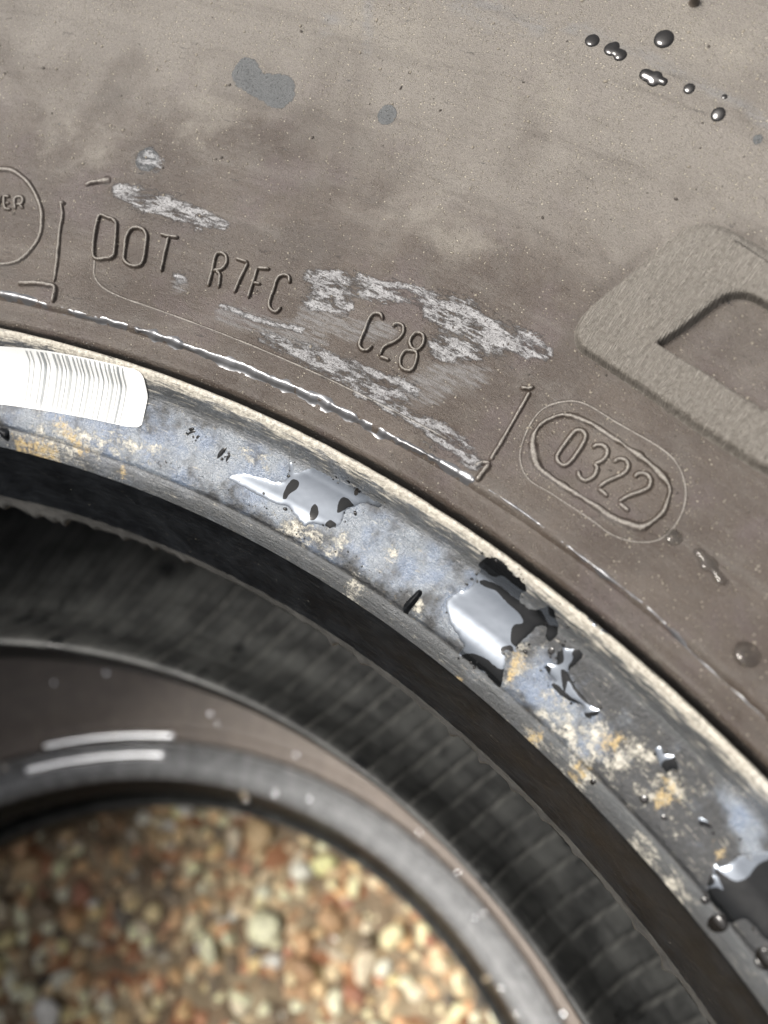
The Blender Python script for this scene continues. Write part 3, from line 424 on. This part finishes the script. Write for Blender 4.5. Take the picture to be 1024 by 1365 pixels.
# ------------------------------------------------------------------ tyres
LIN = [(215.2,0.5),(215.6,-.5),(216.4,-.6),(219,1.8),(226,11),(234,19),(245,26),(262,33),(285,42),(310,54),(328,57),(341,46),(345.5,20)]
def lower(P, sp, dr, hs=1.0):     # mirrored half: P in (r, h above toe); h above 40 mm stretched by hs
    P = np.array(P, float); h = np.where(P[:, 1] > 40, 40+(P[:, 1]-40)*hs, P[:, 1])
    return np.stack([P[:, 0]-dr*frac_r(P[:, 0]), -sp-h], -1)
def tread_profile(h1, h2):
    P = [(357, h1), (358.5, h1-8)]
    for g in np.linspace(h1-22, h2+22, 4): P += [(359.5, g+5), (359.3, g+4.2), (351.5, g+3.2), (351.5, g-3.2), (359.3, g-4.2), (359.5, g-5)]
    return P+[(358.5, h2+8), (357, h2)]
def rib_shape(T, r, z):
    low = z < -15.0
    ph = (T+.02*(r-215)+.5*np.sin(r*.05))/2.0+.10*fbm(T*.3, r*.05, 2, 3); f = ph-np.floor(ph)
    fade = np.where(low, sstep(r, 210.8, 213.0), sstep(r, 217.5, 227))
    amp = .55+.9*vnoise(np.floor(ph)*1.37, r*0+.3, 5)
    return np.exp(-((f-.5)/.055)**2)*fade*amp, np.exp(-((f-.63)/.07)**2)*fade*amp, fade
def rib_disp(T, r, z, S):
    # radial moulded ribs left by the bladder, a shallow groove beside each
    a, g, fade = rib_shape(T, r, z)
    k = (a*1.0-g*.6)+(.6*fbm(T*.35, r*.05, 3, 9)+.05*np.sin(r*5.0))*fade
    return r-k*.5, z+k*.9
def tyre(label, sp, dr, hs, dz, th_t, th_l, fine, loc=(0, 0), att=True):
    root = bpy.data.objects.new('tyre', None); COL.objects.link(root); root.empty_display_size = .05
    tag(root, label, 'tyre', 'stacked tyres')
    k = 1.0 if fine else 3.0
    def sd(T, r, z, S):
        q = .55*fbm(T*.45, r*.11, 4, 2)*sstep(r, 241, 250)+.10*fbm(T*3.2, r*.7, 3, 5)
        e = np.exp(-((r-240.2)/.9)**2); q = q+e*.55*fbm(T*2.6, r*.2, 4, 8)
        return r-e*.9*fbm(T*2.1, r*.1+4, 4, 11), z+q*.35
    def fd(T, r, z, S): return r, z+.10*fbm(T*2.0, r*.5, 4, 4)
    def bd(T, r, z, S):
        e = np.exp(-((r-232.7)/1.0)**2)*.35*fbm(T*1.3, r*.3, 4, 6); q = sstep(r, 221, 223)*(1-sstep(r, 228, 230))*.35*fbm(T*1.1, r*.3, 4, 7)
        return r, z+e+q
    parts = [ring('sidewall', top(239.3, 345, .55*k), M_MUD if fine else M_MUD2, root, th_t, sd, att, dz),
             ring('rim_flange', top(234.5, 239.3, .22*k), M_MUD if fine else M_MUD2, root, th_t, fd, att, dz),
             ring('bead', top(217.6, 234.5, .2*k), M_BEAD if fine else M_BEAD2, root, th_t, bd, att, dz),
             ring('bead_toe', top(215.45, 217.6, .5*k), M_TOE, root, th_t, None, att, dz)]
    fl = top(215.1, 215.5, .4*k)
    fl = np.concatenate([resamp([(216.6, -.9), (215.6, -.7), (215.1, 1.0)], .3), fl[1:]])
    def flash(T, r, z, S):
        t = T/1.93+.12*fbm(T*.4, r*0, 2, 3); nub = np.exp(-((t-np.round(t))/.13)**2)*np.clip(vnoise(np.round(t)*1.7, r*0+.5, 4)*1.5-.2, 0, 1.2)
        big = np.exp(-((T-33.0)/.9)**2)*1.5+np.exp(-((T-31.6)/.55)**2)*1.9+np.exp(-((T-35.2)/.7)**2)*1.2
        w = np.exp(-((z+.2)/1.7)**2); q = (nub*1.7+big+.55*fbm(T*2.2, r*0, 4, 7)+.8*fbm(T*.35, r*0, 2, 17))*w
        return r-q*.55+.25*fbm(T*1.2, z*.5, 3, 1), z-q*.75
    fo = ring('bead_flash', fl, M_FLASH, root, th_t, flash, False, dz)
    up = resamp(LIN, 1.2*k); lo = lower(up, sp, dr)[::-1]
    ring('inner_liner', np.concatenate([up, resamp([(345.5, 20), (346.5, 0), (346.5, -sp), (345.5, -sp-20)], 4)[1:-1], lo]), M_LINER, root, th_l, rib_disp, False, dz)
    ring('lower_bead', lower(top(215.1, 239.8, .8*k), sp, dr), M_TOE, root, th_l, None, False, dz)
    ring('lower_sidewall', lower(top(239.8, 357, 2*k), sp, dr, hs)[::1], M_MUD, root, np.arange(0, 360, 1.5), None, False, dz)
    hb = 35.0
    ring('tread', [(p[0], p[1]) for p in top(345, 357, 2)]+tread_profile(hb, -sp-hb), M_PLAIN, root, np.arange(0, 360, 1.5), None, False, dz)
    root.location = (loc[0], loc[1], 0)
    return root
T1 = tyre('muddy upper tyre with raised DOT lettering and a white barcode label', 87.6, 5.0, 2.72, 0.0, TH, THL, True)
TB = np.concatenate([np.arange(-40, 130, .4), np.arange(130, 320, 2.0)])
T2 = tyre('lower tyre of the stack, its wet rounded bead seen through the upper tyre', 20.0, 4.0, .5, -.315, TB, TB, False, T2_SHIFT, False)

# ------------------------------------------------------------------ moulded markings on the upper tyre
for nm, st in FEAT['letters']:
    small = st[0][1][0][0] > 32.3
    oval = 3.5 < st[0][1][0][0] < 9.3
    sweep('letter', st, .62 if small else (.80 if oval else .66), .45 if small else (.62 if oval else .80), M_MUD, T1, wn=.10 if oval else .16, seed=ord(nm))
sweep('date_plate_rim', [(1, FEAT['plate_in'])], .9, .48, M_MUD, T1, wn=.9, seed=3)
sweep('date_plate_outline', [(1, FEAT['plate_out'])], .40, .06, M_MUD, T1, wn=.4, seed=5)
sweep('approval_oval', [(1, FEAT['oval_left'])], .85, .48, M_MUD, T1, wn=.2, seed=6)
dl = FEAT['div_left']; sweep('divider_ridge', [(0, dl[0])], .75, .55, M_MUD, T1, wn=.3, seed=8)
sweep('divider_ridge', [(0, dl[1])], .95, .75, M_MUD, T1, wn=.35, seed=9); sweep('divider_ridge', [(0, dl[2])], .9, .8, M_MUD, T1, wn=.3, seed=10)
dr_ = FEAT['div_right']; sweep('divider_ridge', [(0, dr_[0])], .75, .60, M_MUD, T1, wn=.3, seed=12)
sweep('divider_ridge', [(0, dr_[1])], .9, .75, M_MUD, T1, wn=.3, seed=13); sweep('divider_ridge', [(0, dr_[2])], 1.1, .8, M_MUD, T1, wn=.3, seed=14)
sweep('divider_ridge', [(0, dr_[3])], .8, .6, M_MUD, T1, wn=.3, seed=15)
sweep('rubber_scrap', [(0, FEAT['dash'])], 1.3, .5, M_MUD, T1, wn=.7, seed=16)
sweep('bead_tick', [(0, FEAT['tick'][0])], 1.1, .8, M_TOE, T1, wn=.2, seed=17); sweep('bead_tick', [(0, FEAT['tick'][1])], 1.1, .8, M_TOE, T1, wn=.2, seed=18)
# thin mould line above the lettering
sweep('mould_line', [(0, [(29.9, 251.5), (29.4, 247), (28.3, 244.8), (26, 244.1), (22, 243.6), (18, 243.4), (14.5, 243.4), (12, 243.6)])], .45, .10, M_MUD, T1, wn=.5, seed=19)

def big_letter():
    o = np.array([(p[0]*np.radians(1)*278, p[1]) for p in FEAT['big_out']]); i = np.array([(p[0]*np.radians(1)*278, p[1]) for p in FEAT['big_in']])
    def dens(P, k=26):
        n = len(P); out = []
        for a in range(n):
            p0, p1, p2, p3 = P[a-1], P[a], P[(a+1) % n], P[(a+2) % n]; t = np.linspace(0, 1, k, endpoint=False)[:, None]
            out.append(.5*((2*p1)+(-p0+p2)*t+(2*p0-5*p1+4*p2-p3)*t*t+(-p0+3*p1-3*p2+p3)*t**3))
        return np.concatenate(out)
    o = dens(o); i = dens(i); v = i-o; L = np.linalg.norm(v, axis=1)[:, None]; v = v/L
    Hh = 2.6
    soft = sstep(o[:, 1], 276, 288)[:, None]
    rows = []
    for d, z in ((-.8, -.25), (-.28, .10), (-.05, .55), (.25, .88), (.7, .98), (1.3, 1.0)):
        dd = d*(1+1.2*soft) if d < 1 else d+.6*soft
        rows.append((o+v*dd, np.full(len(o), z*Hh if z > 0 else z)))
    for t in np.linspace(0, 1, 26)[1:-1]: rows.append((o+v*(1.6+(L-2.7)*t), np.full(len(o), Hh)))
    for d, z in ((.9, 1.0), (.45, .97), (.18, .86), (.02, .5), (-.12, .1), (-.4, -.25)): rows.append((i-v*d, np.full(len(o), z*Hh if z > 0 else z)))
    X = np.stack([r[0] for r in rows], 1); Z = np.stack([r[1] for r in rows], 1)
    Z = Z+np.where(Z > .5, .16*fbm(X[..., 0]*.5, X[..., 1]*.4, 3, 4)+.10*fbm(X[..., 0]*2, X[..., 1]*.7, 3, 9), 0)
    th = X[..., 0]/278/np.radians(1); r = X[..., 1]
    co = surf(th, r, Z).reshape(-1, 3); fc = grid_faces(len(o), len(rows), True)
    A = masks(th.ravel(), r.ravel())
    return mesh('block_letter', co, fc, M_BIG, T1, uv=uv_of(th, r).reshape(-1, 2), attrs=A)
BL = big_letter()

# barcode label stuck on the bead
def label():
    t0 = 25.05; T = np.concatenate([np.linspace(t0, 26.2, 26), np.arange(26.3, 52, .25)]); Vn = np.linspace(0, 1, 34)
    def lim(t): return 223.05+(np.minimum(t, 33)-32.5)*-.318, 230.85+(np.minimum(t, 33)-32.6)*-.14
    TT, VV = np.meshgrid(T, Vn, indexing='ij'); lo, hi = lim(TT)
    e = np.abs(VV*2-1); ins = .62*(1-np.sqrt(np.clip(1-np.clip((e-.72)/.28, 0, 1)**2, 0, 1)))          # rounded free end
    TT2 = np.maximum(TT, t0+ins*1.0); r = lo+(hi-lo)*VV
    co = surf(TT2, r, .20+.06*fbm(TT*2, r*.5, 3, 3)).reshape(-1, 3)
    lb = mesh('barcode_label', co, grid_faces(len(T), len(Vn), False), M_LABEL, T1, uv=uv_of(TT2, r).reshape(-1, 2))
    lb['label'] = 'white barcode label stuck on the bead'
    x = 26.15; k = 0
    while x < 44:
        wd = random.choice([.05, .06, .08, .11, .15]); gap = random.choice([.13, .16, .2, .3])
        if 30.15 < x < 30.25 or 31.3 < x < 33.2: x += .2; continue
        tt = np.linspace(x, x+wd, 3); vv = np.linspace(.012, .985, 34); A, B = np.meshgrid(tt, vv, indexing='ij'); lo, hi = lim(A); r = lo+(hi-lo)*B
        mesh('bar', surf(A, r, .265+.06*fbm(A*2, r*.5, 3, 3)).reshape(-1, 3), grid_faces(3, 34, False), M_INK2 if (k % 4 == 1) else M_INK, lb, uv=uv_of(A, r).reshape(-1, 2)); k += 1
        x += wd+gap
label()

# vent spew on the shoulder
def spew(th, r):
    P = surf(th, r, -.2); N = (surf(th, r, 1)-surf(th, r, 0)); N /= np.linalg.norm(N)
    a = np.linspace(0, 2*math.pi, 14, endpoint=False); t = np.cross(N, [0, 0, 1.0]); t /= np.linalg.norm(t); b = np.cross(N, t); rows = []
    for h, q in ((0, 1.25), (.25, .85), (1.2, .72), (2.2, .66), (2.5, .4), (2.55, .02)): rows.append(P+N*h/1000+(np.cos(a)[:, None]*t+np.sin(a)[:, None]*b)*q/1000)
    co = np.stack(rows, 1).reshape(-1, 3)
    mesh('vent_spew', co, grid_faces(14, 6, True), M_MUD, T1, uv=np.zeros((len(co), 2)), attrs={'upper': np.ones(len(co))*.3})
spew(*FEAT['nub'][0]); spew(9.4, 325); spew(20.5, 325)

# ------------------------------------------------------------------ water lying on the tyres
def inside(P, X):
    x, y = X[:, 0], X[:, 1]; c = np.zeros(len(X), bool); n = len(P)
    for i in range(n):
        a = P[i]; b = P[(i+1) % n]
        with np.errstate(divide='ignore', invalid='ignore'):
            c ^= ((a[1] > y) != (b[1] > y)) & (x < (b[0]-a[0])*(y-a[1])/(b[1]-a[1])+a[0])
    return c
def dist(P, X):
    d = np.full(len(X), 1e9); n = len(P)
    for i in range(n):
        a = P[i]; v = P[(i+1) % n]-a; t = np.clip(((X-a)@v)/(v@v+1e-12), 0, 1); d = np.minimum(d, np.hypot(*(X-a-t[:, None]*v).T))
    return d
def water(name, out, darks, label, dome=None, mats=None, jit=.12, step=.24, film=.13, surf_f=None, group=None, seed=1):
    """one body of water: outline in (angle, radius); meniscus all round; black zones put in for dark reflections"""
    sf = surf_f or surf
    rc = np.mean([p[1] for p in out]); tc = np.mean([p[0] for p in out]); kx = np.radians(1)*rc; ky = 1.25
    def loc(P): return np.array([((p[0]-tc)*kx, (p[1]-rc)*ky) for p in P])
    def rough(P, j, s):
        P = catmull(loc(P), .22, True); q = P*1.0
        return q+np.stack([fbm(P[:, 0]*1.5, P[:, 1]*1.5, 4, s), fbm(P[:, 0]*1.5+9, P[:, 1]*1.5, 4, s+5)], -1)*j*5
    O = rough(out, jit, seed); DK = [rough(d, jit*.5, seed+20+i) for i, d in enumerate(darks)]
    lo, hi = O.min(0), O.max(0); gx, gy = np.meshgrid(np.arange(lo[0], hi[0], step), np.arange(lo[1], hi[1], step)); G = np.stack([gx.ravel(), gy.ravel()], -1)
    G = G+np.random.uniform(-.05, .05, G.shape)*step
    G = G[inside(O, G)]; G = G[dist(O, G) > step*.45]
    for d in DK:
        if len(G): G = G[dist(d, G) > step*.35]
    pts = [O]; eds = [(i, (i+1) % len(O)) for i in range(len(O))]; k = len(O)
    for d in DK: pts.append(d); eds += [(k+i, k+(i+1) % len(d)) for i in range(len(d))]; k += len(d)
    pts.append(G); A = np.concatenate(pts)
    r = delaunay_2d_cdt([Vector((float(p[0]), float(p[1]))) for p in A], eds, [], 0, 1e-5)
    X = np.array([v[:] for v in r[0]]); tri = np.array([f for f in r[2] if len(f) == 3]); cen = X[tri].mean(1)
    keep = inside(O, cen); tri = tri[keep]; cen = cen[keep]
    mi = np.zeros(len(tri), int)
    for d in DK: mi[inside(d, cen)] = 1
    d = dist(O, X)
    if dome: dm = d.max(); h = -.03+dome*np.sqrt(np.clip(1-(1-np.clip(d/dm, 0, 1))**2, 0, 1))
    else: h = -.03+film*(1-np.exp(-d/.28))+.05*fbm(X[:, 0]*.3, X[:, 1]*.3, 2, seed)
    th = X[:, 0]/kx+tc; rr = X[:, 1]/ky+rc; co = sf(th, rr, h)
    used = np.unique(tri); mp = -np.ones(len(X), int); mp[used] = np.arange(len(used)); tri = mp[tri]; co = co[used]
    a, b, c = co[tri[:, 0]], co[tri[:, 1]], co[tri[:, 2]]; nz = np.cross(b-a, c-a)[:, 2]; tri[nz < 0] = tri[nz < 0][:, ::-1]
    o = mesh(name, co, tri, None, mats=mats or [M_POOL, M_WET_DARK], midx=mi if len(mats or [1, 2]) > 1 else None)
    return tag(o, label, 'water', group)
PL = FEAT['pools']
LAB = {'main': 'large water puddle on the bead with a broad bright sheet and black tongue, mid bead',
 'second': 'ragged puddle just right of the largest puddle, split by several black blobs',
 'left': 'long pale puddle on the blue film and sheen of the bead with four black islands',
 'corner': 'black puddle with a bright curved upper edge at the lower right corner',
 'patch': 'small ragged water patch right of the yellow rust stains',
 'slit': 'leaf shaped water drop above the lower right corner puddle',
 'strip': 'thin bright water sliver in the groove above the largest puddle',
 'leafa': 'tiny black water sliver nearest the barcode label, upper left of its pair',
 'leafb': 'tiny black water sliver nearest the barcode label, lower right of its pair',
 'leafc': 'larger slanted black water sliver left of the long pale puddle',
 'leafd': 'smaller slanted black water sliver left of the long pale puddle'}
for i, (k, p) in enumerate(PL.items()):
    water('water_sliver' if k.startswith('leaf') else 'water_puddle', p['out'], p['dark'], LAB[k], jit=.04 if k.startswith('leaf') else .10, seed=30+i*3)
def blob(cs):
    """star-shaped outline round a union of discs given as (angle, radius, size mm)"""
    rc = np.mean([c[1] for c in cs]); kx = np.radians(1)*rc; cx = np.mean([c[0] for c in cs]); a = np.linspace(0, 2*math.pi, 22, endpoint=False); out = []
    for q in a:
        u = np.array([math.cos(q), math.sin(q)]); best = .2
        for c in cs:
            v = np.array([(c[0]-cx)*kx, (c[1]-rc)*1.15]); b = u@v; disc = b*b-(v@v-c[2]**2)
            if disc > 0: best = max(best, b+math.sqrt(disc))
        out.append((cx+u[0]*best/kx, rc+u[1]*best/1.15))
    return out
DL = ['round black water drop on the upper sidewall, leftmost of the row', 'upright irregular water drop second from the left in the upper row', 'largest round water drop on the upper sidewall near the shoulder',
 'long slanted water drop in the middle of the upper row', 'small round water drop right of the long slanted drop', 'round water drop at the right end of the upper row',
 'small dark drop between two rust stains low on the bead', 'round ringed drop beside the lower right corner puddle', 'drop at the right edge below the corner puddle',
 'long brown water drop right of the oval date plate', 'flat clear drop touching the right end of the date plate', 'large clear round drop by the bead edge at the right',
 'tiny drop beside the yellow rust spot', 'single black dot drop above the long pale puddle', 'tiny red brown drop between two upper drops', 'small black drop under the largest puddle', 'tiny drop left of the corner puddle', 'tiny drop between rust stain and leaf drop']
for i, cs in enumerate(FEAT['drops']):
    R_ = max(c[2] for c in cs); clear = i in (9, 10, 11)
    water('water_drop', blob(cs), [], DL[i], dome=R_*(.30 if clear else .27), mats=[M_CLEAR if clear else M_DROP], jit=.03 if i in (1, 3, 9) else .01, step=max(.09, R_*.14), seed=60+i)
# water held along the inner edge of the sidewall
def seam(path, wd, hh, label, seed, wn):
    co, fc, uv, _ = sweep_geo([(0, [(p[0], p[1]-.25) for p in path])], wd, hh, wn=wn, seed=seed, base=-.02)
    return tag(mesh('water_bead', co, fc[:, ::-1], M_SEAM, uv=uv), label, 'water')
ln = FEAT['line']
seam(ln[0], .72, .16, 'short white water line on the sidewall edge left of the divider ridge', 2, .7)
seam(ln[1], .72, .16, 'long white water line along the sidewall edge under the lettering', 3, 1.5)
seam(ln[2], .20, .07, 'thin broken water line along the sidewall edge under the date plate', 5, 1.6)

# water on the lower tyre
def surf2(th, r, off=0.0):
    return surf(th, r, off)+np.array([T2_SHIFT[0], T2_SHIFT[1], -.315])
def arc(t0, t1, r0, r1):
    t = np.linspace(t0, t1, 9); return [(a, r0) for a in t]+[(t1+.3, (r0+r1)/2)]+[(a, r1) for a in t[::-1]]+[(t0-.3, (r0+r1)/2)]
water('water_puddle', arc(44, 60, 235.0, 238.2), [], 'bright wet streak on the lower tyre bead, farther from the gravel', step=.5, jit=.1, dome=.5, surf_f=surf2, seed=91, mats=[M_GLINT])
water('water_puddle', arc(45, 63, 226.0, 229.2), [], 'bright wet streak on the lower tyre bead, nearer the gravel', step=.5, jit=.1, dome=1.6, surf_f=surf2, seed=95, mats=[M_GLINT])
ORD = 'first second third fourth fifth sixth seventh eighth ninth tenth eleventh twelfth thirteenth fourteenth fifteenth sixteenth seventeenth'.split()
for i, (a, r, s) in enumerate(sorted(FEAT['drops2'], reverse=True)):
    water('water_drop', blob([(a, r, s)]), [], 'small blurred water drop on the lower tyre, %s from the left' % ORD[i], dome=s*.6, mats=[M_POOL2], jit=.01, step=s*.3, surf_f=surf2, group='blurred drops on the lower tyre', seed=120+i)

# fine spray round the puddles and dry grit on the sidewall: too many and too small to count
def scatter(name, pts, mats, flat, label, cat, colr=None):
    V, Fc = ico(1); CO = []; FC = []; MI = []; CA = []; k = 0
    for (t, r, s) in pts:
        P = surf(t, r, 0.0); N = surf(t, r, 1.0)-P; N /= np.linalg.norm(N); a = np.cross(N, [0, 0, 1.0]); a /= np.linalg.norm(a)+1e-9; bb = np.cross(N, a)
        q = random.uniform(0, 6.28); a2 = a*math.cos(q)+bb*math.sin(q); b2 = np.cross(N, a2)
        W = V*(1+np.random.uniform(-.18, .18, (len(V), 1)) if colr else 1.0)
        CO.append(P+(W[:, :1]*a2*s*random.uniform(.8, 1.6)+W[:, 1:2]*b2*s+W[:, 2:]*N*s*flat)/1000); FC.append(Fc+k); k += len(V)
        MI += [random.randrange(len(mats))]*len(Fc)
    o = mesh(name, np.concatenate(CO), np.concatenate(FC), None, mats=mats, midx=MI)
    return tag(o, label, cat, kind='stuff')
pts = []
for k, p in PL.items():
    n_ = {'main': 46, 'second': 40, 'left': 44, 'corner': 22}.get(k, 4)
    for i in range(n_):
        q = random.choice(p['out']); pts.append((q[0]+random.gauss(0, .16), q[1]+random.gauss(0, .55), random.choice([.09, .11, .14, .18, .24, .34])))
for i in range(70): pts.append((random.uniform(8, 24), random.uniform(220.6, 222.6), random.choice([.08, .10, .13, .18])))
pts = [p for p in pts if p[1] > 219]
scatter('water_spray', pts, [M_DROP, M_DROP, M_WET_DARK], .5, 'fine water spray round the puddles on the bead', 'water')
n = NB('pale_grit'); M_G1 = n.out(n.mix(n.noise(n.oco(), 3.0, 3), (.10, .085, .068), (.26, .235, .19)), .8)
n = NB('dark_grit'); M_G2 = n.out(n.mix(n.noise(n.oco(), 3.0, 3), (.020, .016, .013), (.06, .05, .042)), .7)
pts = []
for i in range(1500):
    r = 241+random.random()**.7*84; pts.append((random.uniform(-6, 40), r, random.choice([.06, .07, .08, .10, .13, .18, .26])))
for nm, st in FEAT['letters']:
    for _, pth in st:
        for q in pth:
            for i in range(3): pts.append((q[0]+random.gauss(0, .14), q[1]+random.gauss(0, .6), random.choice([.05, .06, .08, .1])))
for q in FEAT['plate_in']+FEAT['plate_out']+FEAT['oval_left']:
    for i in range(7): pts.append((q[0]+random.gauss(0, .2), q[1]+random.gauss(0, .6), random.choice([.05, .07, .09, .13, .18])))
scatter('grit', pts, [M_G1, M_G1, M_G1, M_G2], .7, 'dry grit scattered over the muddy sidewall', 'grit', True)
